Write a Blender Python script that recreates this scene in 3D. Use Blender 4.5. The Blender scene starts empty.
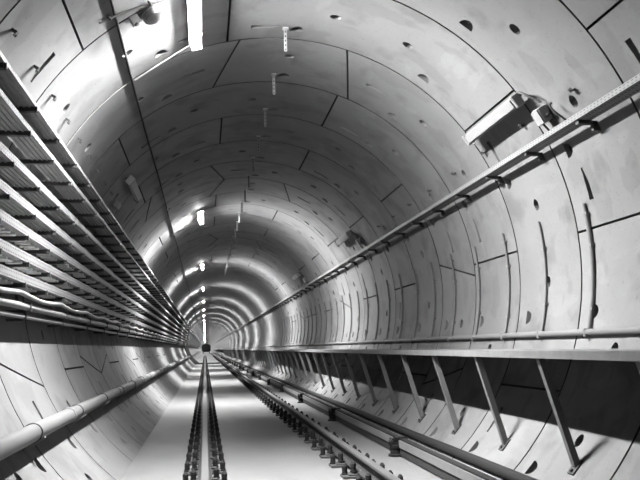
import bpy, bmesh, math, random
from mathutils import Matrix, Vector
random.seed(7)
scene = bpy.context.scene
C = scene.collection

# ------------------------------------------------------------------ camera
FPX = 700.0; VPX, VPY = 205.0, 349.0       # focal length in pixels, vanishing point of the tunnel
H = 1.25                                   # eye height above the track slab
d = Vector((VPX - 320, -(VPY - 240), -FPX)).normalized()
r = d.cross(Vector((0, 1, 0))).normalized(); u = r.cross(d)
cam_data = bpy.data.cameras.new('camera'); cam = bpy.data.objects.new('camera', cam_data)
cam_data.sensor_fit = 'HORIZONTAL'; cam_data.sensor_width = 36.0; cam_data.lens = FPX * 36 / 640
cam_data.clip_start = 0.05; cam_data.clip_end = 1000
cam.matrix_world = Matrix.Translation((0, 0, H)) @ Matrix((r, d, u)).to_4x4()
C.objects.link(cam); scene.camera = cam
# ------------------------------------------------------------------ world, exposure
w = bpy.data.worlds.new('world'); scene.world = w; w.use_nodes = True
w.node_tree.nodes['Background'].inputs[0].default_value = (0.5, 0.5, 0.5, 1)
w.node_tree.nodes['Background'].inputs[1].default_value = 0.0005
vs = scene.view_settings
vs.view_transform = 'Standard'; vs.look = 'None'; vs.gamma = 1.0; vs.use_curve_mapping = False
vs.exposure = 4.0
LAMP = 260.0                                # strength of the lit tubes
# ------------------------------------------------------------------ tunnel dimensions
R = 2.6; CX = 0.832; CZ = 0.759 + H
Y0 = 5.955; PITCH = 1.288                  # first ring joint and ring width
STEP = 360.0 / 11
def P(th, rad, y):
    a = math.radians(th); return (CX + rad * math.cos(a), y, CZ + rad * math.sin(a))
def wall_left(z): return CX - math.sqrt(R * R - (z - CZ) ** 2)
def wall_right(z): return CX + math.sqrt(R * R - (z - CZ) ** 2)

# ------------------------------------------------------------------ materials
def material(name, col, rough=0.6, metal=0.0, noise=0.0, scale=6.0, bump=0.0, rand=0.0, stretch=(1, 1, 1)):
    m = bpy.data.materials.new(name); m.use_nodes = True
    nt = m.node_tree; b = nt.nodes['Principled BSDF']
    b.inputs['Roughness'].default_value = rough; b.inputs['Metallic'].default_value = metal; b.inputs['Specular IOR Level'].default_value = 0.2
    b.inputs['Base Color'].default_value = (col, col, col, 1)
    if noise or rand or bump:
        tc = nt.nodes.new('ShaderNodeTexCoord'); mp = nt.nodes.new('ShaderNodeMapping')
        mp.inputs['Scale'].default_value = stretch
        oi = nt.nodes.new('ShaderNodeObjectInfo')
        off = nt.nodes.new('ShaderNodeVectorMath'); off.operation = 'MULTIPLY_ADD'
        nt.links.new(oi.outputs['Random'], off.inputs[0]); off.inputs[1].default_value = (37, 53, 71)
        nt.links.new(tc.outputs['Object'], off.inputs[2])
        nt.links.new(off.outputs[0], mp.inputs[0])
        n1 = nt.nodes.new('ShaderNodeTexNoise'); n1.inputs['Scale'].default_value = scale
        n1.inputs['Detail'].default_value = 6; n1.inputs['Roughness'].default_value = 0.62
        nt.links.new(mp.outputs[0], n1.inputs[0])
        mr = nt.nodes.new('ShaderNodeMapRange'); mr.inputs[1].default_value = 0.25; mr.inputs[2].default_value = 0.75
        mr.inputs[3].default_value = 1 - noise; mr.inputs[4].default_value = 1 + noise
        nt.links.new(n1.outputs[0], mr.inputs[0])
        mr2 = nt.nodes.new('ShaderNodeMapRange'); mr2.inputs[3].default_value = 1 - rand; mr2.inputs[4].default_value = 1 + rand
        nt.links.new(oi.outputs['Random'], mr2.inputs[0])
        mu = nt.nodes.new('ShaderNodeMath'); mu.operation = 'MULTIPLY'
        nt.links.new(mr.outputs[0], mu.inputs[0]); nt.links.new(mr2.outputs[0], mu.inputs[1])
        mu2 = nt.nodes.new('ShaderNodeMath'); mu2.operation = 'MULTIPLY'; mu2.inputs[1].default_value = col
        nt.links.new(mu.outputs[0], mu2.inputs[0])
        nt.links.new(mu2.outputs[0], b.inputs['Base Color'])
        if bump:
            bp = nt.nodes.new('ShaderNodeBump'); bp.inputs['Strength'].default_value = bump; bp.inputs['Distance'].default_value = 0.01
            n2 = nt.nodes.new('ShaderNodeTexNoise'); n2.inputs['Scale'].default_value = scale * 9; n2.inputs['Detail'].default_value = 4
            nt.links.new(mp.outputs[0], n2.inputs[0]); nt.links.new(n2.outputs[0], bp.inputs['Height'])
            nt.links.new(bp.outputs[0], b.inputs['Normal'])
    m['mulnode'] = 1
    return m
def panel_concrete():
    """precast concrete: soft clouds, pale smears of release agent, fine pits"""
    m = material('precast_concrete', 0.135, 0.75, 0, 0.10, 1.3, 0.12, 0.07)
    nt = m.node_tree; b = nt.nodes['Principled BSDF']
    link = b.inputs['Base Color'].links[0]; src = link.from_socket
    mp = [n for n in nt.nodes if n.type == 'MAPPING'][0]
    def layer(scale, lo, hi, amount, stretch, rot=0.0):
        nonlocal src
        mp2 = nt.nodes.new('ShaderNodeMapping'); mp2.inputs['Scale'].default_value = stretch; mp2.inputs['Rotation'].default_value = (rot, rot, 0)
        nt.links.new(mp.outputs[0], mp2.inputs[0])
        n = nt.nodes.new('ShaderNodeTexNoise'); n.inputs['Scale'].default_value = scale; n.inputs['Detail'].default_value = 3
        nt.links.new(mp2.outputs[0], n.inputs[0])
        mr = nt.nodes.new('ShaderNodeMapRange'); mr.interpolation_type = 'SMOOTHSTEP'
        mr.inputs[1].default_value = lo; mr.inputs[2].default_value = hi; mr.inputs[3].default_value = 1; mr.inputs[4].default_value = 1 + amount
        nt.links.new(n.outputs[0], mr.inputs[0])
        mu = nt.nodes.new('ShaderNodeMath'); mu.operation = 'MULTIPLY'
        nt.links.new(src, mu.inputs[0]); nt.links.new(mr.outputs[0], mu.inputs[1]); src = mu.outputs[0]
    layer(2.2, 0.54, 0.70, -0.22, (1, 1, 1))
    layer(1.6, 0.56, 0.60, -0.12, (0.8, 1.7, 0.8), 0.5)
    layer(2.3, 0.60, 0.66, 0.08, (1.5, 0.7, 1.5), 0.9)
    layer(40, 0.62, 0.72, -0.22, (1, 1, 1))
    nt.links.new(src, b.inputs['Base Color']); b.inputs['Specular IOR Level'].default_value = 0.15
    return m
M = {}
M['concrete'] = panel_concrete()
M['joint'] = material('joint_gap', 0.03, 0.95, 0, 0.2, 4)
M['slab'] = material('slab_concrete', 0.125, 0.6, 0, 0.12, 1.6, 0.10, 0, (1, 0.45, 1))
M['deck'] = material('deck_concrete', 0.13, 0.7, 0, 0.1, 5, 0.1)
M['galv'] = material('galvanised_steel', 0.17, 0.5, 0.2, 0.12, 9)
M['galv_dark'] = material('weathered_galvanised', 0.26, 0.6, 0.1, 0.2, 12)
M['bracket'] = material('bracket_steel', 0.06, 0.55, 0.3, 0.2, 14)
M['post'] = material('post_steel', 0.13, 0.6, 0.1, 0.16, 10)
M['railhead'] = material('polished_rail_head', 0.07, 0.55, 0.1, 0.1, 20)
M['railweb'] = material('rusty_rail_web', 0.028, 0.7, 0.1, 0.25, 14)
M['black'] = material('black_rubber', 0.010, 0.8, 0, 0.2, 20)
M['plate'] = material('baseplate_grey', 0.055, 0.6, 0.2, 0.2, 20)
M['cable'] = material('black_cable', 0.015, 0.8, 0, 0.15, 18)
M['cable_grey'] = material('grey_cable', 0.06, 0.5, 0, 0.15, 18)
M['pale'] = material('pale_plastic', 0.17, 0.45, 0, 0.08, 10)
M['white'] = material('white_housing', 0.20, 0.4, 0, 0.05, 10)
M['pipe'] = material('galvanised_pipe', 0.125, 0.55, 0.0, 0.14, 7, 0, 0, (1, 0.2, 1))
M['cover'] = material('pale_rail_cover', 0.12, 0.5, 0.1, 0.12, 9)
M['cleat'] = material('pale_cleat', 0.8, 0.6, 0, 0.2, 20)
M['lens'] = material('milky_lens', 0.19, 0.4, 0, 0.06, 10)
M['void'] = material('bolt_void', 0.012, 0.9, 0, 0.1, 9)
M['glassdark'] = material('dark_glass', 0.02, 0.1, 0)
def perforated(name, col, pitch, metal=0.1):
    m = material(name, col, 0.6, metal, 0.1, 9)
    nt = m.node_tree; b = nt.nodes['Principled BSDF']; src = b.inputs['Base Color'].links[0].from_socket
    tc = nt.nodes.new('ShaderNodeTexCoord'); sp = nt.nodes.new('ShaderNodeSeparateXYZ'); nt.links.new(tc.outputs['UV'], sp.inputs[0])
    def cell(sock, scale, half):
        mm = nt.nodes.new('ShaderNodeMath'); mm.operation = 'MULTIPLY'; mm.inputs[1].default_value = scale; nt.links.new(sock, mm.inputs[0])
        fr = nt.nodes.new('ShaderNodeMath'); fr.operation = 'FRACT'; nt.links.new(mm.outputs[0], fr.inputs[0])
        cp = nt.nodes.new('ShaderNodeMath'); cp.operation = 'COMPARE'; cp.inputs[1].default_value = 0.5; cp.inputs[2].default_value = half
        nt.links.new(fr.outputs[0], cp.inputs[0]); return cp.outputs[0]
    a = cell(sp.outputs[0], 1 / pitch, 0.24); c = cell(sp.outputs[1], 2.0, 0.17)
    mu = nt.nodes.new('ShaderNodeMath'); mu.operation = 'MULTIPLY'; nt.links.new(a, mu.inputs[0]); nt.links.new(c, mu.inputs[1])
    mx = nt.nodes.new('ShaderNodeMix'); mx.data_type = 'FLOAT'; nt.links.new(mu.outputs[0], mx.inputs[0]); nt.links.new(src, mx.inputs[2]); mx.inputs[3].default_value = 0.04
    nt.links.new(mx.outputs[0], b.inputs['Base Color']); return m
M['perf'] = perforated('perforated_galvanised_strip', 0.15, 0.05)
M['perf_tray'] = perforated('perforated_tray_floor', 0.14, 0.045)
def emitter(name, strength):
    m = bpy.data.materials.new(name); m.use_nodes = True; b = m.node_tree.nodes['Principled BSDF']
    b.inputs['Base Color'].default_value = (0.9, 0.9, 0.9, 1)
    b.inputs['Emission Color'].default_value = (1, 1, 1, 1); b.inputs['Emission Strength'].default_value = strength
    return m
M['lit'] = emitter('lit_tube_diffuser', LAMP)

# ------------------------------------------------------------------ mesh helpers
def obj(name, bm, mat, parent=None, smooth=None):
    me = bpy.data.meshes.new(name); bm.to_mesh(me); bm.free()
    for mm in (mat if isinstance(mat, (list, tuple)) else [mat]): me.materials.append(M[mm])
    if smooth:
        me.polygons.foreach_set('use_smooth', [True] * len(me.polygons)); me.set_sharp_from_angle(angle=math.radians(smooth))
    o = bpy.data.objects.new(name, me); C.objects.link(o)
    if parent: o.parent = parent
    return o
def copy(src, parent=None, loc=None, rot=None, name=None):
    o = src.copy()
    if name: o.name = name
    C.objects.link(o); o.parent = parent
    if loc is not None: o.location = loc
    if rot is not None: o.rotation_euler = rot
    return o
def tag(o, label, cat, group=None, kind=None):
    o['label'] = label; o['category'] = cat
    if group: o['group'] = group
    if kind: o['kind'] = kind
    return o
def empty(name, loc=(0, 0, 0)):
    o = bpy.data.objects.new(name, None); o.empty_display_size = 0.1; o.location = loc; C.objects.link(o); return o
def box(bm, x0, x1, y0, y1, z0, z1, mi=0, mat=None):
    vs_ = [bm.verts.new(p) for p in ((x0, y0, z0), (x1, y0, z0), (x1, y1, z0), (x0, y1, z0), (x0, y0, z1), (x1, y0, z1), (x1, y1, z1), (x0, y1, z1))]
    if mat is not None:
        for v in vs_: v.co = mat @ v.co
    for f in ((0, 3, 2, 1), (4, 5, 6, 7), (0, 1, 5, 4), (1, 2, 6, 5), (2, 3, 7, 6), (3, 0, 4, 7)):
        bm.faces.new([vs_[i] for i in f]).material_index = mi
def tube(bm, pts, rad, n=10, mi=0, caps=True):
    pts = [Vector(p) for p in pts]; rings = []
    ref = None
    for i, p in enumerate(pts):
        t = ((pts[i + 1] - p) if i == 0 else (p - pts[i - 1]) if i == len(pts) - 1 else (pts[i + 1] - pts[i - 1])).normalized()
        if ref is None: ref = Vector((0, 0, 1)) if abs(t.z) < 0.9 else Vector((1, 0, 0))
        a = t.cross(ref).normalized(); b = a.cross(t); ref = b
        rr = rad[i] if isinstance(rad, (list, tuple)) else rad
        rings.append([bm.verts.new(p + rr * (math.cos(2 * math.pi * k / n) * a + math.sin(2 * math.pi * k / n) * b)) for k in range(n)])
    for A, B in zip(rings, rings[1:]):
        for k in range(n): bm.faces.new((A[k], A[(k + 1) % n], B[(k + 1) % n], B[k])).material_index = mi
    if caps:
        bm.faces.new(rings[0][::-1]).material_index = mi; bm.faces.new(rings[-1]).material_index = mi
def lathe(bm, prof, n=10, o=(0, 0, 0), mi=0):
    rings = [[bm.verts.new((o[0] + q * math.cos(2 * math.pi * k / n), o[1] + q * math.sin(2 * math.pi * k / n), o[2] + z)) for k in range(n)] for q, z in prof]
    for A, B in zip(rings, rings[1:]):
        for k in range(n): bm.faces.new((A[k], A[(k + 1) % n], B[(k + 1) % n], B[k])).material_index = mi
    bm.faces.new(rings[0][::-1]).material_index = mi; bm.faces.new(rings[-1]).material_index = mi
def extrude(bm, prof, y0, y1, mi=0, n=1, mis=None):
    """closed x,z outline (counter-clockwise seen from -y) swept along y"""
    rows = [[bm.verts.new((x, y0 + (y1 - y0) * i / n, z)) for x, z in prof] for i in range(n + 1)]
    k = len(prof)
    for A, B in zip(rows, rows[1:]):
        for j in range(k):
            f = bm.faces.new((A[j], B[j], B[(j + 1) % k], A[(j + 1) % k])); f.material_index = mis[j] if mis else mi
    bm.faces.new(rows[0]).material_index = mi; bm.faces.new(rows[-1][::-1]).material_index = mi
    bmesh.ops.recalc_face_normals(bm, faces=bm.faces)
def uv_strip(o, along=1):
    """u runs in metres along y, v runs 0..1 across each face"""
    me = o.data; uv = me.uv_layers.new(name='UVMap')
    for p in me.polygons:
        co = [me.vertices[me.loops[l].vertex_index].co for l in p.loop_indices]
        ext = [max(c[a] for c in co) - min(c[a] for c in co) for a in (0, 2)]; a = 0 if ext[0] > ext[1] else 2
        lo = min(c[a] for c in co); e = max(max(ext), 1e-6)
        for l, c in zip(p.loop_indices, co): uv.data[l].uv = (c[1], (c[a] - lo) / e)
ORD = ['nearest', 'second', 'third', 'fourth', 'fifth', 'sixth', 'seventh', 'eighth', 'ninth', 'tenth', 'eleventh', 'twelfth', 'thirteenth', 'fourteenth', 'fifteenth', 'sixteenth', 'seventeenth', 'eighteenth', 'nineteenth', 'twentieth']

# ================================================================== SETTING: the lining
lining = empty('wall_lining', (CX, 0, CZ)); lining['kind'] = 'structure'
lining['label'] = 'curved tunnel wall and ceiling of precast concrete segments'
G = 0.011; GA = math.degrees(0.011 / R); TH = 0.12
def local(th, rad, y):
    a = math.radians(th); return (rad * math.cos(a), y, rad * math.sin(a))
def pocket_specs(kind):
    hw = STEP / 2 if kind == 'key' else STEP
    sp = []
    if kind == 'key':
        sp.append(('bolt', 0, 0.81)); sp.append(('lift', 0, 0.36))
    else:
        sp += [('bolt', -STEP / 2, 0.81), ('bolt', STEP / 2, 0.81), ('lift', -8.8, 0.5), ('lift', 8.8, 0.5)]
        if kind != 'std': sp.append(('slot+', hw, 0.50 if kind == 'upper' else 0.78))
        if kind != 'alt': sp.append(('slot-', -hw, 0.50 if kind == 'lower' else 0.74))
    return sp
def outline(spec):
    """(theta, y, depth) corners of a recess"""
    k, t, f = spec; y = f * PITCH; dg = math.degrees(1 / R); out = []
    if k == 'bolt':      # half-round scoop, flat deep wall towards the far ring joint
        for i in range(9):
            a = math.pi * i / 8
            out.append((t + 0.072 * math.cos(a) * dg, y + 0.05 - 0.115 * math.sin(a), 0.022 + 0.058 * (1 - math.sin(a))))
    elif k == 'lift':
        for i in range(12):
            a = 2 * math.pi * i / 12
            out.append((t + 0.060 * math.cos(a) * dg, y - 0.05 * math.sin(a), 0.075))
    else:
        s = 1 if k == 'slot+' else -1; a0, a1 = t - s * 5.4, t - s * 12.0      # deep end beside the joint, runs out away from it
        out = [(a0, y - 0.034, 0.07), (a0, y + 0.034, 0.07), (a1, y + 0.020, 0.012), (a1, y - 0.020, 0.012)]
        if s < 0: out = out[::-1]
    return out
def prism(bm, pts, top, dd=0.0, shrink=1.0, closed_top=True):
    ct = sum(p[0] for p in pts) / len(pts); cy = sum(p[1] for p in pts) / len(pts)
    q = [(ct + (t - ct) * shrink, cy + (y - cy) * shrink, dp) for t, y, dp in pts]
    A = [bm.verts.new(local(t, R + top, y)) for t, y, dp in q]; B = [bm.verts.new(local(t, R + dp + dd, y)) for t, y, dp in q]
    n = len(q)
    for i in range(n): bm.faces.new((A[i], A[(i + 1) % n], B[(i + 1) % n], B[i]))
    bm.faces.new(B)
    if closed_top: bm.faces.new(A[::-1])
    return B
def panel_mesh(kind):
    hw = STEP / 2 if kind == 'key' else STEP; sl = 3.1
    def edge(side, f):       # theta of the panel edge at relative depth f
        e = side * hw
        if kind == 'key': e += side * sl * (2 * f - 1)
        if kind == 'upper' and side > 0: e += sl * (1 - 2 * f)      # this panel has the key on its + side
        if kind == 'lower' and side < 0: e -= sl * (1 - 2 * f)
        return e - side * GA
    nt_ = 12 if kind == 'key' else 24; ny = 6
    bm = bmesh.new(); layers = []
    for rad in (R, R + TH):
        g = []
        for j in range(ny + 1):
            f = j / ny; y = G + (PITCH - 2 * G) * f; a, b = edge(-1, f), edge(1, f)
            g.append([bm.verts.new(local(a + (b - a) * i / nt_, rad, y)) for i in range(nt_ + 1)])
        layers.append(g)
    I, O = layers
    for j in range(ny):
        for i in range(nt_):
            bm.faces.new((I[j][i], I[j + 1][i], I[j + 1][i + 1], I[j][i + 1]))
            bm.faces.new((O[j][i], O[j][i + 1], O[j + 1][i + 1], O[j + 1][i]))
    for j in range(ny):
        for i in (0, nt_): bm.faces.new((I[j][i], I[j + 1][i], O[j + 1][i], O[j][i])).material_index = 1      # dark gasket faces
    for i in range(nt_):
        for j in (0, ny): bm.faces.new((I[j][i], I[j][i + 1], O[j][i + 1], O[j][i])).material_index = 1
    bmesh.ops.recalc_face_normals(bm, faces=bm.faces)
    me = bpy.data.meshes.new('shell'); bm.to_mesh(me); bm.free(); me.materials.append(M['concrete']); me.materials.append(M['joint'])
    cb = bmesh.new()
    for s in pocket_specs(kind): prism(cb, outline(s), -0.04)
    bmesh.ops.recalc_face_normals(cb, faces=cb.faces)
    cm = bpy.data.meshes.new('cut'); cb.to_mesh(cm); cb.free(); cm.materials.append(M['concrete'])
    a = bpy.data.objects.new('shell', me); c = bpy.data.objects.new('cut', cm); C.objects.link(a); C.objects.link(c)
    md = a.modifiers.new('b', 'BOOLEAN'); md.operation = 'DIFFERENCE'; md.object = c; md.solver = 'EXACT'
    dg = bpy.context.evaluated_depsgraph_get(); out = bpy.data.meshes.new_from_object(a.evaluated_get(dg))
    bpy.data.objects.remove(a); bpy.data.objects.remove(c); bpy.data.meshes.remove(cm); bpy.data.meshes.remove(me)
    out.name = 'lining_panel_' + kind
    out.polygons.foreach_set('use_smooth', [True] * len(out.polygons)); out.set_sharp_from_angle(angle=math.radians(20))
    return out
PM = {k: panel_mesh(k) for k in ('std', 'alt', 'key', 'upper', 'lower')}
def cup_mesh(spec, name):
    """the cast recess with its bolt hole"""
    bm = bmesh.new(); k, t, f = spec; pts = outline(spec)
    prism(bm, pts, 0.0015, -0.003, 0.97, False)
    for fc in bm.faces: fc.normal_flip()
    bmesh.ops.recalc_face_normals(bm, faces=bm.faces)
    dg = math.degrees(1 / R); y = f * PITCH; hole = []
    if k == 'bolt': hc = (t, y + 0.012, 0.040, 0.030)
    elif k == 'lift': hc = (t, y, 0.062, 0.030)
    else: hc = None
    if hc:
        vv = [bm.verts.new(local(hc[0] + hc[3] * math.cos(2 * math.pi * i / 8) * dg, R + hc[2], hc[1] + hc[3] * 1.0 * math.sin(2 * math.pi * i / 8))) for i in range(8)]
        tip = bm.verts.new(local(hc[0], R + hc[2] - 0.012, hc[1]))
        for i in range(8): bm.faces.new((vv[i], vv[(i + 1) % 8], tip)).material_index = 1
    me = bpy.data.meshes.new(name); bm.to_mesh(me); bm.free(); me.materials.append(M['concrete']); me.materials.append(M['void']); return me
CUPS = {k: [cup_mesh(s, {'bolt': 'bolt_pocket', 'lift': 'lifting_socket'}.get(s[0], 'bolt_slot')) for s in pocket_specs(k)] for k in PM}
KEYS = {-3: 86.9, -2: 185, -1: 217.7, 0: 185, 1: 86.9, 2: -11.3, 3: 185, 4: 217.7, 5: 119.6, 6: 86.9, 7: 185, 8: -11.3, 9: 185, 10: 217.7, 11: 119.6, 12: 86.9}
CYC = [185, 86.9, -11.3, 185, 217.7, 119.6]
K0, K1 = -3, 18
for k in range(K0, K1):
    kc = KEYS.get(k, CYC[k % 6]); y = Y0 + k * PITCH
    pcs = [('key', kc), ('upper', kc - 1.5 * STEP), ('lower', kc + 1.5 * STEP)] + [('std' if k % 2 else 'alt', kc - (1.5 + 2 * i) * STEP) for i in (1, 2, 3)]
    for kind, th in pcs:
        th = (th + 180) % 360 - 180
        hw = STEP / 2 if kind == 'key' else STEP
        if th - hw > -131 and th + hw < -49: continue           # wholly under the track slab
        o = bpy.data.objects.new('lining_panel', PM[kind]); C.objects.link(o); o.parent = lining
        o.location = (0, y, 0); o.rotation_euler = (0, -math.radians(th), 0)
        if -1 <= k <= 8:
            for s, cm in zip(pocket_specs(kind), CUPS[kind]):
                a = (th + s[1] + 180) % 360 - 180
                if -130 < a < -49: continue
                c = bpy.data.objects.new(cm.name.split('.')[0], cm); C.objects.link(c); c.parent = o
# dark gap filler behind the joints
n = 72; YA, YB = Y0 + K0 * PITCH, Y0 + K1 * PITCH
bm = bmesh.new()
A, B = [[bm.verts.new(local(360 * i / n, R + TH + 0.004, y)) for i in range(n)] for y in (YA, YB)]
for i in range(n): bm.faces.new((A[i], B[i], B[(i + 1) % n], A[(i + 1) % n]))
obj('joint_backing', bm, 'joint', lining, 40)
# rings too far (and behind the viewer) to pick their panels apart: real ring joints, one mesh
def ring_tube(k0, k1, name):
    bm = bmesh.new(); n = 48
    def row(rad, y): return [bm.verts.new(local(360 * i / n, rad, y)) for i in range(n)]
    def skin(A, B, mi):
        for i in range(n): bm.faces.new((A[i], B[i], B[(i + 1) % n], A[(i + 1) % n])).material_index = mi
    for k in range(k0, k1):
        y = Y0 + k * PITCH
        a, b, c, e = row(R + 0.03, y), row(R, y + 0.008), row(R, y + PITCH - 0.008), row(R + 0.03, y + PITCH)
        skin(a, b, 1); skin(b, c, 0); skin(c, e, 1)
    o = obj(name, bm, ['concrete', 'joint'], lining, 30); o['kind'] = 'stuff'; return o
KEND = 370
ring_tube(K1, KEND, 'far_lining_rings'); ring_tube(-22, K0, 'rear_lining_rings')
YEND = Y0 + KEND * PITCH; YBACK = Y0 - 22 * PITCH

# ------------------------------------------------------------------ floor
zf = 0.0; xl, xr = wall_left(zf), wall_right(zf)
bm = bmesh.new()
extrude(bm, [(xl - 0.10, -0.30), (xr + 0.10, -0.30), (xr + 0.06, 0.0), (xl - 0.06, 0.0)], YBACK, YEND, 0, 60)
fl = obj('floor', bm, 'slab'); fl['kind'] = 'structure'; fl['label'] = 'smooth pale concrete track slab between the curved walls'

# dark raised band crossing the slab and lower left wall far away
bm = bmesh.new(); ys = 60.0
prof = [P(th, R - 0.06, ys) for th in range(150, 236, 5)]
tube(bm, prof, 0.26, 8)
box(bm, xl - 0.02, xr + 0.02, ys - 0.4, ys + 0.4, -0.02, 0.12)
tag(obj('dark_band', bm, 'cable'), 'dark band crossing the slab and left wall far down the tunnel', 'frame')

# ================================================================== RUNNING RAILS
RZ = 0.04                                             # underside of the rail foot
RAILP = [(-0.070, 0), (0.070, 0), (0.070, 0.010), (0.022, 0.028), (0.010, 0.045), (0.010, 0.105), (0.034, 0.118), (0.036, 0.138), (0.030, 0.148), (-0.030, 0.148), (-0.036, 0.138), (-0.034, 0.118), (-0.010, 0.105), (-0.010, 0.045), (-0.022, 0.028), (-0.070, 0.010)]
BOLT = [(0.034, 0.0), (0.034, 0.012), (0.026, 0.016), (0.029, 0.026), (0.024, 0.032), (0.029, 0.042), (0.024, 0.048), (0.029, 0.056), (0.027, 0.060), (0.028, 0.078), (0.020, 0.086), (0.014, 0.098), (0.006, 0.102)]
def bolt_master():
    bm = bmesh.new(); lathe(bm, BOLT, 8); me = bpy.data.meshes.new('bolt'); bm.to_mesh(me); bm.free(); me.materials.append(M['black'])
    me.polygons.foreach_set('use_smooth', [True] * len(me.polygons)); me.set_sharp_from_angle(angle=0.7); return me
BOLTM = bolt_master()
def plate_master():
    bm = bmesh.new(); box(bm, -0.215, 0.215, -0.09, 0.09, 0, 0.024)
    box(bm, -0.16, 0.16, -0.075, 0.075, 0.024, RZ)
    for s in (-1, 1):
        box(bm, s * 0.085 - 0.028, s * 0.085 + 0.028, -0.05, 0.05, RZ, RZ + 0.026, 1)
    bmesh.ops.bevel(bm, geom=list(bm.edges), offset=0.004, segments=1, affect='EDGES')
    me = bpy.data.meshes.new('fastener_plate'); bm.to_mesh(me); bm.free(); me.materials.append(M['plate']); me.materials.append(M['black']); return me
PLATEM = plate_master()
def running_rail(x, label):
    t = empty('running_rail', (x, 0, 0)); tag(t, label, 'rail', 'running rails')
    bm = bmesh.new(); mis = [1] * 16
    for j in (7, 8, 9): mis[j] = 0
    mis[6] = 0; mis[10] = 0
    extrude(bm, [(px, pz + RZ) for px, pz in RAILP], YBACK, 200, 1, 1, mis)
    obj('rail_bar', bm, ['railhead', 'railweb'], t, 25)
    y = 3.0; i = 0
    far = bmesh.new()
    while y < 120:
        if y < 64:
            p = bpy.data.objects.new('fastener_plate', PLATEM); C.objects.link(p); p.parent = t; p.location = (0, y, 0)
            if y < 22:
                for bx, by in ((-0.178, 0.03), (-0.105, -0.03), (0.105, 0.03), (0.178, -0.03)):
                    b = bpy.data.objects.new('bolt', BOLTM); C.objects.link(b); b.parent = p; b.location = (bx, by, 0.024 if abs(bx) > 0.15 else RZ + 0.012)
            else:
                for bx in (-0.178, -0.105, 0.105, 0.178): lathe(far, [(0.033, 0.024), (0.027, 0.09), (0.01, 0.13)], 5, (bx, y, 0))
        else:
            box(far, -0.2, 0.2, y - 0.08, y + 0.08, 0, 0.04)
            for bx in (-0.178, -0.105, 0.105, 0.178): lathe(far, [(0.033, 0.024), (0.027, 0.09), (0.01, 0.13)], 4, (bx, y, 0))
        y += 0.64; i += 1
    fo = obj('far_bolts', far, 'black', t); fo['kind'] = 'stuff'
running_rail(0.0, 'steel running rail with twin rows of black bolts, left rail of the track')
running_rail(1.505, 'steel running rail of the track, right one beside the insulator blocks')

# ------------------------------------------------------------------ conductor rail on insulators
t = empty('conductor_rail', (2.2, 0, 0)); tag(t, 'low conductor rail on black insulator blocks right of the track', 'rail')
bm = bmesh.new(); extrude(bm, [(-0.035, 0.015), (0.035, 0.015), (0.030, 0.10), (-0.030, 0.10)], YBACK, 190); obj('rail_lower_strip', bm, 'railweb', t)  # dark lower strip beneath the pale cover
bm = bmesh.new(); extrude(bm, [(-0.045, 0.10), (0.045, 0.10), (0.045, 0.175), (-0.036, 0.175)], YBACK, 190); obj('rail_cover', bm, 'cover', t)
bm = bmesh.new(); extrude(bm, [(-0.020, 0.175), (0.048, 0.175), (0.048, 0.192), (-0.020, 0.192)], YBACK, 190); obj('cover_edge', bm, 'cable', t)
def insulator(y):
    bm = bmesh.new()
    lathe(bm, [(0.090, 0), (0.090, 0.022), (0.066, 0.03), (0.064, 0.075), (0.072, 0.085), (0.072, 0.12), (0.055, 0.13)], 12, (-0.065, y, 0))
    ins = obj('insulator', bm, 'black', t, 40)
    bm = bmesh.new()
    box(bm, -0.145, 0.06, y - 0.045, y + 0.045, 0.12, 0.165); box(bm, -0.10, 0.07, y - 0.038, y + 0.038, 0.165, 0.205)
    bmesh.ops.bevel(bm, geom=list(bm.edges), offset=0.012, segments=2, affect='EDGES')
    obj('clamp', bm, 'black', ins, 40)
    bm = bmesh.new()
    lathe(bm, [(0.024, 0.160), (0.024, 0.18), (0.014, 0.182), (0.014, 0.205)], 6, (-0.125, y - 0.01, 0)); lathe(bm, [(0.02, 0.2), (0.02, 0.218), (0.01, 0.225)], 6, (-0.02, y, 0))
    obj('clamp_bolt', bm, 'plate', ins, 30)
for i in range(24): insulator(3.96 + 4.0 * i)
# pipe in the corner of slab and right wall
bm = bmesh.new(); zc = 0.125; xc = wall_right(zc) - 0.052
tube(bm, [(xc, YBACK, zc), (xc, 190, zc)], 0.048, 12)
tag(obj('corner_pipe', bm, 'cable', None, 60), 'thick black pipe lying where slab meets the right wall', 'pipe')

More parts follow.
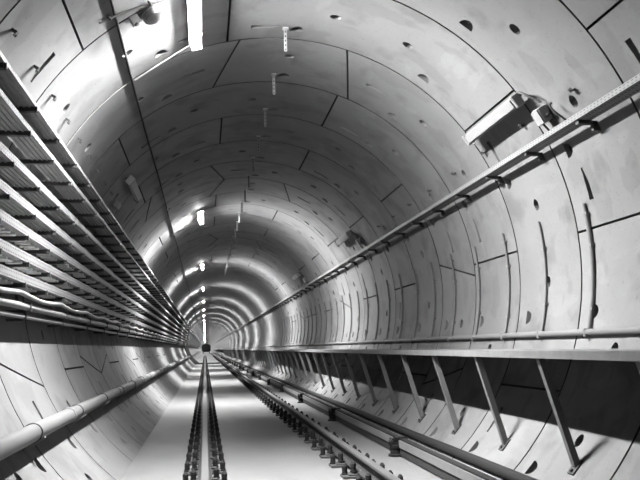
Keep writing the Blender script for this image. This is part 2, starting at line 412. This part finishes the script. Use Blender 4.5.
# ================================================================== WALKWAY on the right wall
zt = H - 0.080; zb = H - 0.134; XL = 2.50
t = empty('walkway', (XL, 0, zt)); tag(t, 'narrow concrete walkway ledge on slanted steel posts along the right wall', 'walkway')
bm = bmesh.new(); extrude(bm, [(0.06, zb + 0.004 - zt), (wall_right(zb) - XL - 0.004, zb + 0.004 - zt), (wall_right(zt) - XL - 0.004, 0), (0.06, 0)], YBACK, 230, 0, 40); obj('deck', bm, 'deck', t)
y = YBACK
bm = bmesh.new(); extrude(bm, [(0, zb - zt), (0.06, zb - zt), (0.06, 0.004), (0, 0.004)], YBACK, 230, 0, 40); obj('edge_beam', bm, 'post', t)
def post_master():
    a = Vector((2.555, 0, zb)); e = math.radians(-41.0); f = Vector((CX + (R - 0.012) * math.cos(e), 0, CZ + (R - 0.012) * math.sin(e)))
    bm = bmesh.new(); ax = (f - a).normalized(); s = Vector((0, 1, 0)); n = ax.cross(s); hw = 0.026
    V = [[bm.verts.new(q + s * (hw * i) + n * (hw * j)) for i, j in ((-1, -1), (1, -1), (1, 1), (-1, 1))] for q in (a, f)]
    for i in range(4): bm.faces.new((V[0][i], V[0][(i + 1) % 4], V[1][(i + 1) % 4], V[1][i]))
    bm.faces.new(V[0][::-1]); bm.faces.new(V[1]); bmesh.ops.recalc_face_normals(bm, faces=bm.faces)
    bmesh.ops.translate(bm, verts=bm.verts, vec=(-XL, 0, -zt))
    me = bpy.data.meshes.new('post'); bm.to_mesh(me); bm.free(); me.materials.append(M['post'])
    bm = bmesh.new(); mt = Matrix.Translation(f - Vector((XL, 0, zt))) @ Matrix.Rotation(-e, 4, 'Y')
    box(bm, -0.002, 0.010, -0.045, 0.045, -0.085, 0.05, 0, mt); box(bm, -0.020, 0, -0.014, 0.014, -0.068, -0.046, 0, mt)
    fm = bpy.data.meshes.new('foot_plate'); bm.to_mesh(fm); bm.free(); fm.materials.append(M['plate']); return me, fm
POST, FOOT = post_master()
for i in range(-3, 76):
    yy = 5.14 + i * PITCH
    p = bpy.data.objects.new('post', POST); C.objects.link(p); p.parent = t; p.location = (0, yy, 0)
    if i < 30:
        f = bpy.data.objects.new('foot_plate', FOOT); C.objects.link(f); f.parent = p

# conduit run on the right wall above the walkway, with upright branches
t = empty('conduit_run', (wall_right(H + 0.064), 0, H + 0.064)); tag(t, 'long pale conduit above the walkway with upright branch conduits rising from it', 'conduit'); OX, OZ = t.location.x, t.location.z
bm = bmesh.new(); tube(bm, [(-0.036, YBACK, 0), (-0.036, 200, 0)], 0.030, 10); obj('main_conduit', bm, 'pipe', t, 60)
for i in range(30):
    yy = 5.73 + 0.88 * i; top = 9.9 + random.uniform(-0.5, 0.5); z0 = math.degrees(math.asin((OZ - CZ) / R))
    bm = bmesh.new(); pts = []
    for j in range(13):
        th = z0 + 0.4 + (top - z0) * j / 12; q = P(th, R - 0.022, yy); pts.append((q[0] - OX, q[1], q[2] - OZ))
    tube(bm, pts, 0.014 if i else 0.022, 8); up = obj('upright_conduit', bm, 'post', t, 60)
    if i < 16:
        for j in (3, 9) if i % 2 else (2, 8, 11):
            q = pts[j]; bm = bmesh.new(); box(bm, q[0] - 0.020, q[0] + 0.022, q[1] - 0.036, q[1] + 0.020, q[2] - 0.011, q[2] + 0.011); obj('clip', bm, 'pipe', up)
    if i < 20:
        bm = bmesh.new(); box(bm, -0.070, -0.004, yy - 0.016, yy + 0.016, -0.045, 0.034); bmesh.ops.bevel(bm, geom=list(bm.edges), offset=0.008, segments=1, affect='EDGES'); obj('pipe_clamp', bm, 'pipe', t)

# ================================================================== RIGHT CABLE TRAY (high)
zl = H + 1.80; xw = wall_right(zl)
t = empty('cable_tray', (xw, 0, zl)); tag(t, 'single perforated cable tray running high along the right wall', 'cable tray')
bm = bmesh.new(); extrude(bm, [(-0.185, 0), (-0.179, 0), (-0.179, 0.05), (-0.185, 0.05)], YBACK, 230, 0, 120); o = obj('side_lip', bm, 'perf', t); uv_strip(o)
bm = bmesh.new(); extrude(bm, [(-0.180, 0), (-0.045, 0), (-0.045, 0.004), (-0.180, 0.004)], YBACK, 230, 0, 120); o = obj('tray_floor', bm, 'perf_tray', t); uv_strip(o)
for i in range(-3, 50):
    yy = 5.18 + 0.96 * i
    bm = bmesh.new(); box(bm, -0.165, 0.0, yy - 0.020, yy + 0.020, -0.032, -0.002); box(bm, -0.03, 0.05, yy - 0.02, yy + 0.02, -0.085, -0.002)
    arm = obj('support_arm', bm, 'bracket', t)

# ================================================================== LEFT CABLE TRAYS
OFF = 0.28
TRAYS = [(1.86, 0.034, 0), (1.712, 0.044, 0), (1.46, 0.062, 0), (1.245, 0.070, 0), (1.050, 0.073, 1), (0.843, 0.078, 1), (0.655, 0.074, 1)]   # top of the lip above the eye, lip height, with cleats
ORDT = ['topmost', 'second from top', 'third from top', 'fourth from top', 'fifth from top', 'sixth from top', 'lowest']
def rung_mesh():
    bm = bmesh.new(); box(bm, 0.02, 0.15, -0.022, 0.022, -0.022, -0.001); bmesh.ops.bevel(bm, geom=list(bm.edges), offset=0.006, segments=1, affect='EDGES')
    me = bpy.data.meshes.new('cleat'); bm.to_mesh(me); bm.free(); me.materials.append(M['cleat']); return me
CLEAT = rung_mesh()
for i, (zt_, lh, cl) in enumerate(TRAYS):
    z1 = H + zt_; z0 = z1 - lh; xw = wall_left((z0 + z1) / 2); wd = OFF
    t = empty('cable_tray', (xw, 0, z0)); tag(t, f'galvanised cable tray on the left wall rack, {ORDT[i]} of seven', 'cable tray', 'cable trays on the left wall')
    bm = bmesh.new(); extrude(bm, [(wd - 0.006, 0), (wd, 0), (wd, lh), (wd - 0.006, lh)], YBACK, 230, 0, 120); o = obj('side_lip', bm, 'perf', t); uv_strip(o)
    bm = bmesh.new(); extrude(bm, [(0.085, 0.002), (wd - 0.004, 0.002), (wd - 0.004, 0.006), (0.085, 0.006)], YBACK, 230, 0, 1); obj('tray_floor', bm, 'galv_dark', t)
    bm = bmesh.new(); extrude(bm, [(0.085, 0.002), (0.091, 0.002), (0.091, lh), (0.085, lh)], YBACK, 230, 0, 1); obj('back_lip', bm, 'galv_dark', t)
    if not cl:
        for q in (0.115, 0.155, 0.195, 0.235):
            bm = bmesh.new(); extrude(bm, [(q - 0.006, -0.008), (q + 0.006, -0.008), (q + 0.006, 0.003), (q - 0.006, 0.003)], YBACK, 120, 0, 1); obj('stiffening_rib', bm, 'galv_dark', t)
    else:
        for k in range(95):
            c = bpy.data.objects.new('cleat', CLEAT); C.objects.link(c); c.parent = t; c.location = (0.07 if k % 6 else 0.10, 3.2 + 0.165 * k, 0.002)
    for k in range(-4, 50):
        yy = 4.5 + 0.83 * k + 0.1 * (i % 2)
        bm = bmesh.new(); box(bm, -0.01, wd - 0.01, yy - 0.022, yy + 0.022, -0.034, 0.0); box(bm, wd - 0.02, wd + 0.008, yy - 0.012, yy + 0.012, -0.036, 0.006)
        obj('support_arm', bm, 'bracket', t)
    if i == 1:
        bm = bmesh.new(); tube(bm, [(xw + 0.225, YBACK, z0 + 0.006 + 0.036), (xw + 0.225, 230, z0 + 0.006 + 0.036)], 0.036, 10)
        tag(obj('power_cable', bm, 'white', None, 60), 'thick pale cable lying in the second tray from the top, left wall', 'cable')
# sagging cable and two pipes under the lowest tray
bm = bmesh.new(); pts = []
y = YBACK
while y < 40:
    s = ((y - 4.5) / 1.66) % 1.0; pts.append((wall_left(H + 0.49) + 0.236, y, H + 0.508 - 0.032 * math.sin(math.pi * s))); y += 0.166
pts.append((pts[-1][0], 200, H + 0.49)); tube(bm, pts, 0.022, 8)
tag(obj('sagging_cable', bm, 'white', None, 60), 'pale cable sagging between hooks under the lowest left tray', 'cable')
for zz, rad, lab, po in ((0.408, 0.033, 'upper pale pipe under the left cable trays', 0.185), (0.323, 0.021, 'lower thin pale pipe under the left cable trays', 0.145)):
    t = empty('wall_pipe', (wall_left(H + zz) + po, 0, H + zz)); tag(t, lab, 'pipe', 'pipes under the left trays')
    bm = bmesh.new(); tube(bm, [(0, YBACK, 0), (0, 200, 0)], rad, 10); obj('tube', bm, 'lens', t, 60)
    for k in range(-3, 24):
        yy = 4.9 + 1.66 * k; bm = bmesh.new(); box(bm, -po, 0.0, yy - 0.015, yy + 0.015, -rad - 0.02, -rad + 0.006); box(bm, -rad - 0.01, rad + 0.008, yy - 0.012, yy + 0.012, -rad - 0.006, rad + 0.006)
        obj('pipe_bracket', bm, 'bracket', t)

# big drain pipe on the lower left wall
zz = H - 0.597; pc = P(-147.3, R - 0.108, 0)
t = empty('fire_main', (pc[0], 0, pc[2])); tag(t, 'thick galvanised pipe running low along the left wall', 'pipe')
bm = bmesh.new(); y = YBACK; rad = 0.066
seg = [YBACK] + [5.64 - 0.35 + 3.6 * i for i in range(-2, 30)]
tube(bm, [(0, YBACK, 0), (0, 200, 0)], rad, 20); pipe = obj('pipe_body', bm, 'pipe', t, 60)
for i in range(-1, 20):
    yy = 7.05 + 3.6 * i; bm = bmesh.new(); tube(bm, [(0, yy - 0.05, 0), (0, yy - 0.045, 0), (0, yy + 0.045, 0), (0, yy + 0.05, 0)], [0.068, 0.075, 0.075, 0.068], 20); obj('coupling', bm, 'pipe', t, 50)
for i in range(-2, 24):
    yy = 5.64 + 1.8 * i; bm = bmesh.new()
    pts = [((rad + 0.004) * math.cos(math.radians(a)), yy, (rad + 0.004) * math.sin(math.radians(a))) for a in range(-60, 190, 15)]
    tube(bm, pts, 0.006, 6); cl = obj('u_clamp', bm, 'bracket', t, 60)
    dr = Vector((math.cos(math.radians(-147.3)), 0, math.sin(math.radians(-147.3))))
    bm = bmesh.new(); mt = Matrix.Rotation(math.radians(147.3), 4, 'Y')
    box(bm, -0.06, 0.108, yy - 0.022, yy + 0.022, rad + 0.002, rad + 0.016, 0, mt)
    obj('bracket_arm', bm, 'galv', cl)

# ================================================================== CEILING
# dark cable along the crown, left of the lamps
bm = bmesh.new(); pts = []; y = YBACK
while y < 60:
    pts.append(P(127.8 + 0.15 * math.sin(y * 0.9), R - 0.011, y)); y += 0.5
pts.append(P(128, R - 0.011, 200)); tube(bm, pts, 0.012, 8)
tag(obj('ceiling_cable', bm, 'cable', None, 60), 'long dark cable clipped along the left side of the ceiling', 'cable')
bm = bmesh.new(); tube(bm, [P(127.2 - (127.2 - 111.8) * i / 8, R - 0.014 - 0.02 * math.sin(math.pi * i / 8), 7.26 - 0.22 * i / 8) for i in range(9)], 0.009, 6)
tag(obj('branch_conduit', bm, 'white', None, 60), 'white conduit from the dark ceiling cable to the nearest lit lamp', 'conduit')
bm = bmesh.new(); tube(bm, [P(128 + (150 - 128) * i / 10, R - 0.006, 7.24) for i in range(11)], 0.005, 6)
tag(obj('ring_cable', bm, 'white', None, 60), 'thin pale cable following a ring joint down to the left trays', 'cable')

def lamp_master(lit):
    L = 1.20
    t = empty('tunnel_lamp')
    bm = bmesh.new(); box(bm, -0.058, 0.058, -L / 2, L / 2, -0.028, 0.0)
    for s in (-1, 1): box(bm, s * 0.056 - 0.002, s * 0.056 + 0.002, -L / 2, L / 2, -0.0355, -0.026)  # side skirts added to cut the lamp's light on the ceiling beside it
    obj('housing', bm, 'white', t)
    bm = bmesh.new(); n = 8; rows = []
    for yy, s in ((-L / 2 + 0.012, 0.0), (-L / 2 + 0.04, 0.8), (-L / 2 + 0.08, 1), (L / 2 - 0.08, 1), (L / 2 - 0.04, 0.8), (L / 2 - 0.012, 0.0)):
        rows.append([bm.verts.new((0.053 * math.cos(math.pi * k / n), yy, -0.030 - 0.014 * s * math.sin(math.pi * k / n))) for k in range(n + 1)])
    for A, B in zip(rows, rows[1:]):
        for k in range(n): bm.faces.new((A[k], A[k + 1], B[k + 1], B[k]))
    bmesh.ops.recalc_face_normals(bm, faces=bm.faces)
    if sum(f.normal.z for f in bm.faces) > 0: bmesh.ops.reverse_faces(bm, faces=bm.faces)
    obj('diffuser', bm, 'lit', t, 50)
    bm = bmesh.new()
    for q in range(17):
        yy = -L / 2 + 0.04 + q * 0.07; box(bm, -0.054, 0.054, yy - 0.001, yy + 0.001, -0.118, -0.028)
    obj('added_light_baffle', bm, 'black', t)['kind'] = 'stuff'  # black cross fins added to narrow the lamp's spread along the tunnel
    for s in (-1, 1):
        bm = bmesh.new(); box(bm, -0.055, 0.055, s * 0.36 - 0.02, s * 0.36 + 0.02, -0.012, 0.03); obj('mount_clip', bm, 'bracket', t)
    return t
def place(t, th, y, rad=R - 0.03, tilt=0.0):
    """stand a thing made for a flat ceiling (z = 0 the fixing face) on the lining"""
    t.location = P(th, rad, y); t.rotation_euler = (0, -math.radians(th - 90 - tilt), 0)
def clone(t):
    n = copy(t)
    for ch in t.children: copy(ch, n)
    return n
lit = lamp_master(True); YL = [6.38 + 10.35 * i for i in range(-1, 44)]
for i, y in enumerate(YL):
    if y < 0: continue
    t = lit if y < 10 else clone(lit); place(t, 111.4, y, R - 0.020, 6)
    k = i - 1
    if k < 6: tag(t, f'glowing tube lamp on the ceiling, {ORD[k]} lit one from the viewer', 'lamp', 'lit lamps')
    else: tag(t, 'tiny glowing tube lamp far down the row of lit ceiling lamps', 'lamp', 'distant lit lamps')
def off_lamp():
    L = 1.25; t = empty('emergency_lamp')
    bm = bmesh.new(); box(bm, -0.05, 0.05, -L / 2, L / 2, -0.075, -0.035); bmesh.ops.bevel(bm, geom=list(bm.edges), offset=0.012, segments=2, affect='EDGES'); obj('housing', bm, 'white', t, 40)
    bm = bmesh.new(); box(bm, -0.062, 0.062, -L / 2 + 0.03, L / 2 - 0.03, -0.125, -0.072); bmesh.ops.bevel(bm, geom=list(bm.edges), offset=0.022, segments=3, affect='EDGES'); obj('diffuser', bm, 'lens', t, 40)
    for s in (-1, 1):
        bm = bmesh.new(); box(bm, -0.066, 0.066, s * (L / 2 - 0.01) - 0.02, s * (L / 2 - 0.01) + 0.02, -0.128, -0.030); bmesh.ops.bevel(bm, geom=list(bm.edges), offset=0.01, segments=1, affect='EDGES'); obj('end_cap', bm, 'pale', t)
        bm = bmesh.new(); box(bm, -0.02, 0.02, s * 0.4 - 0.03, s * 0.4 + 0.03, -0.036, 0.04); obj('mount_bracket', bm, 'bracket', t)
    return t
ol = off_lamp()
for i, (th, y, lab) in enumerate(((35.6, 6.45, 'unlit white batten lamp on the right wall above the high tray, nearest one'), (35.6, 14.2, 'unlit white batten lamp on the right wall, second one further down'), (35.6, 22.0, 'unlit white batten lamp on the right wall, third and farthest one'), (139.0, 10.6, 'unlit batten lamp on the dark left side of the ceiling'))):
    t = ol if i == 0 else clone(ol); place(t, th, y, R - 0.035); tag(t, lab, 'lamp', 'unlit batten lamps')
# junction boxes beside the right-hand lamps and their looping cables
def jbox():
    t = empty('junction_box'); bm = bmesh.new(); box(bm, -0.075, 0.075, -0.06, 0.06, -0.10, 0.0); bmesh.ops.bevel(bm, geom=list(bm.edges), offset=0.008, segments=1, affect='EDGES'); obj('case', bm, 'white', t, 40)
    bm = bmesh.new(); box(bm, -0.068, 0.068, -0.054, 0.054, -0.112, -0.098); obj('cover', bm, 'white', t)
    for s in (-1, 1):
        bm = bmesh.new(); lathe(bm, [(0.016, -0.02), (0.016, 0.02), (0.011, 0.03)], 8); bmesh.ops.rotate(bm, verts=bm.verts, cent=(0, 0, 0), matrix=Matrix.Rotation(math.pi / 2 * s, 3, 'X')); bmesh.ops.translate(bm, verts=bm.verts, vec=(0.02 * s, -0.08 * s, -0.05)); obj('gland', bm, 'black', t)
    return t
jb = jbox()
for i, (y0, lab) in enumerate(((5.60, 'nearest'), (13.3, 'second'), (21.1, 'farthest'))):
    t = jb if i == 0 else clone(jb); place(t, 30.0, y0 + 0.12, R - 0.01); tag(t, f'small white junction box above the right tray, {lab} one', 'junction box', 'junction boxes on the right wall')
    def arc(a, b, bulge, nm, mt_, rad, lab2):
        bm = bmesh.new(); pts = []
        for q in range(13):
            s = q / 12; th = a[0] + (b[0] - a[0]) * s; yy = a[1] + (b[1] - a[1]) * s; lift = math.sin(math.pi * s)
            pts.append(P(th + bulge * lift, R - 0.05 - 0.05 * lift, yy))
        tube(bm, pts, rad, 7); tag(obj(nm, bm, mt_, None, 60), lab2, 'cable', 'lamp cables on the right wall')
    arc((36.0, y0 + 0.24), (32.3, y0 + 0.04), 2.2, 'lamp_cable', 'cable_grey', 0.012, f'grey cable arching from batten lamp to junction box, {lab} pair')
    arc((30.5, y0 + 0.08), (26.2, y0 + 0.16), 1.0, 'feed_cable', 'cable', 0.009, f'black cable dropping from junction box to right tray, {lab} one')
    arc((31.0, y0 - 0.08), (26.0, y0 - 0.16), 1.2, 'feed_cable', 'cable', 0.009, f'black looped cable at near side of junction box, {lab} one')

# slotted hanger straps at the crown, one to a ring
def strap():
    t = empty('hanger_strap'); bm = bmesh.new(); box(bm, -0.016, 0.016, -0.004, 0.004, -0.25, 0.0); obj('strip', bm, 'galv', t)
    for k in range(5):
        bm = bmesh.new(); box(bm, -0.006, 0.006, -0.0055, 0.0055, -0.24 + 0.05 * k, -0.22 + 0.05 * k); obj('slot', bm, 'void', t)
    bm = bmesh.new(); box(bm, -0.03, 0.03, -0.05, 0.006, -0.008, 0.02); obj('top_plate', bm, 'galv_dark', t); return t
st = strap()
for i in range(20):
    y = 5.72 + i * PITCH; t = st if i == 0 else clone(st); t.location = P(89.7, R - 0.006, y)
    tag(t, f'slotted steel strap hanging from the tunnel crown, {ORD[i]} one', 'strap', 'hanger straps at the crown')

# fittings on the ceiling near the nearest lamp
def disc(th, y, lab):
    t = empty('round_fitting'); bm = bmesh.new(); lathe(bm, [(0.05, -0.075), (0.10, -0.07), (0.105, -0.05), (0.105, 0.02)], 20); obj('cap', bm, 'white', t, 50)
    bm = bmesh.new(); lathe(bm, [(0.115, -0.015), (0.115, 0.02)], 20); obj('base', bm, 'pale', t, 50); place(t, th, y, R - 0.012); tag(t, lab, 'ceiling fitting')
disc(120.2, 6.04, 'round white fitting on the ceiling beside the nearest lit lamp')
t = empty('small_box'); bm = bmesh.new(); box(bm, -0.04, 0.04, -0.04, 0.04, -0.06, 0.012); bmesh.ops.bevel(bm, geom=list(bm.edges), offset=0.006, segments=1, affect='EDGES'); obj('case', bm, 'pale', t); bm = bmesh.new(); lathe(bm, [(0.02, -0.075), (0.03, -0.06)], 10); obj('knob', bm, 'plate', t, 40)
place(t, 124.2, 5.99, R - 0.012); tag(t, 'small pale box on the ceiling between cable and round fitting', 'box')
so = Vector(P(124.6, R, 5.80)); t = empty('strut_channel', so)
bm = bmesh.new(); tube(bm, [Vector(P(118.0 + 1.2 * i, R - 0.03, 5.90 - 0.02 * i)) - so for i in range(12)], 0.009, 4); obj('bar', bm, 'bracket', t)
for th, yy in ((120.4, 5.86), (129.0, 5.72)):
    bm = bmesh.new(); tube(bm, [Vector(P(th, R + 0.0, yy)) - so, Vector(P(th, R - 0.05, yy)) - so], 0.014, 6); obj('bolt', bm, 'plate', t)
tag(t, 'short steel channel on the ceiling crossing the dark cable', 'bracket')
t = empty('sensor_box'); bm = bmesh.new(); box(bm, -0.05, 0.05, -0.11, 0.11, -0.06, 0.01); bmesh.ops.bevel(bm, geom=list(bm.edges), offset=0.01, segments=1, affect='EDGES'); obj('case', bm, 'pale', t); bm = bmesh.new(); box(bm, -0.04, 0.04, -0.06, 0.06, -0.07, -0.058); obj('lid', bm, 'pale', t)
place(t, 146.5, 10.7, R - 0.012); tag(t, 'small pale box on the left ceiling beside the unlit lamp', 'box')
# short cable tails at the far lamps
for i in range(1, 5):
    y = YL[i + 1]; bm = bmesh.new()
    pts = [P(127.8 - 14.5 * s / 10, R - 0.03 - (0.03 + 0.04 * i) * math.sin(math.pi * s / 10) ** 2, y + 0.5 - 0.06 * s) for s in range(11)]
    tube(bm, pts, 0.009, 6); tag(obj('lamp_tail', bm, 'plate', None, 60), f'drooping cable from ceiling cable to the {ORD[i]} lit lamp', 'cable', 'cables at the lit lamps')

# small steel angles fixed above the trays
def anchor():
    t = empty('wall_anchor'); bm = bmesh.new(); box(bm, -0.008, 0.008, -0.02, 0.02, -0.040, 0.0); box(bm, -0.032, 0.008, -0.02, 0.02, -0.046, -0.038); obj('angle', bm, 'bracket', t)
    bm = bmesh.new(); lathe(bm, [(0.010, -0.056), (0.010, -0.04)], 6, (-0.02, 0, 0)); obj('nut', bm, 'bracket', t, 30); return t
an = anchor()
for i in range(10):
    y = 4.85 + 0.644 * i; t = an if i == 0 else clone(an); place(t, 145.8, y, R + 0.002); tag(t, f'small steel angle on the ceiling above the topmost left tray, {ORD[i]} one', 'bracket', 'steel angles above the left trays')
for i in range(8):
    y = 5.21 + 0.96 * i; t = clone(an); place(t, 30.6, y, R + 0.002); tag(t, f'small steel angle on the right wall above the high tray, {ORD[i]} one', 'bracket', 'steel angles above the right tray')

# ================================================================== far vehicle on the track
t = empty('rail_vehicle', (0.30, 165, 0)); tag(t, 'dark rail vehicle standing far away at the end of the track', 'rail vehicle')
bm = bmesh.new(); box(bm, -1.0, 1.0, 0, 6, 0.55, 2.3); bmesh.ops.bevel(bm, geom=list(bm.edges), offset=0.2, segments=2, affect='EDGES'); obj('body', bm, 'black', t)
bm = bmesh.new(); box(bm, -0.8, 0.8, -0.02, 0.3, 1.35, 2.0); obj('windscreen', bm, 'glassdark', t)
for s in (-1, 1):
    bm = bmesh.new(); box(bm, s * 0.72 - 0.08, s * 0.72 + 0.08, 0.4, 1.2, 0.19, 0.9); obj('wheel', bm, 'black', t)
    bm = bmesh.new(); box(bm, s * 0.72 - 0.12, s * 0.72 + 0.12, -0.01, 0.1, 0.9, 1.1); obj('buffer', bm, 'black', t)
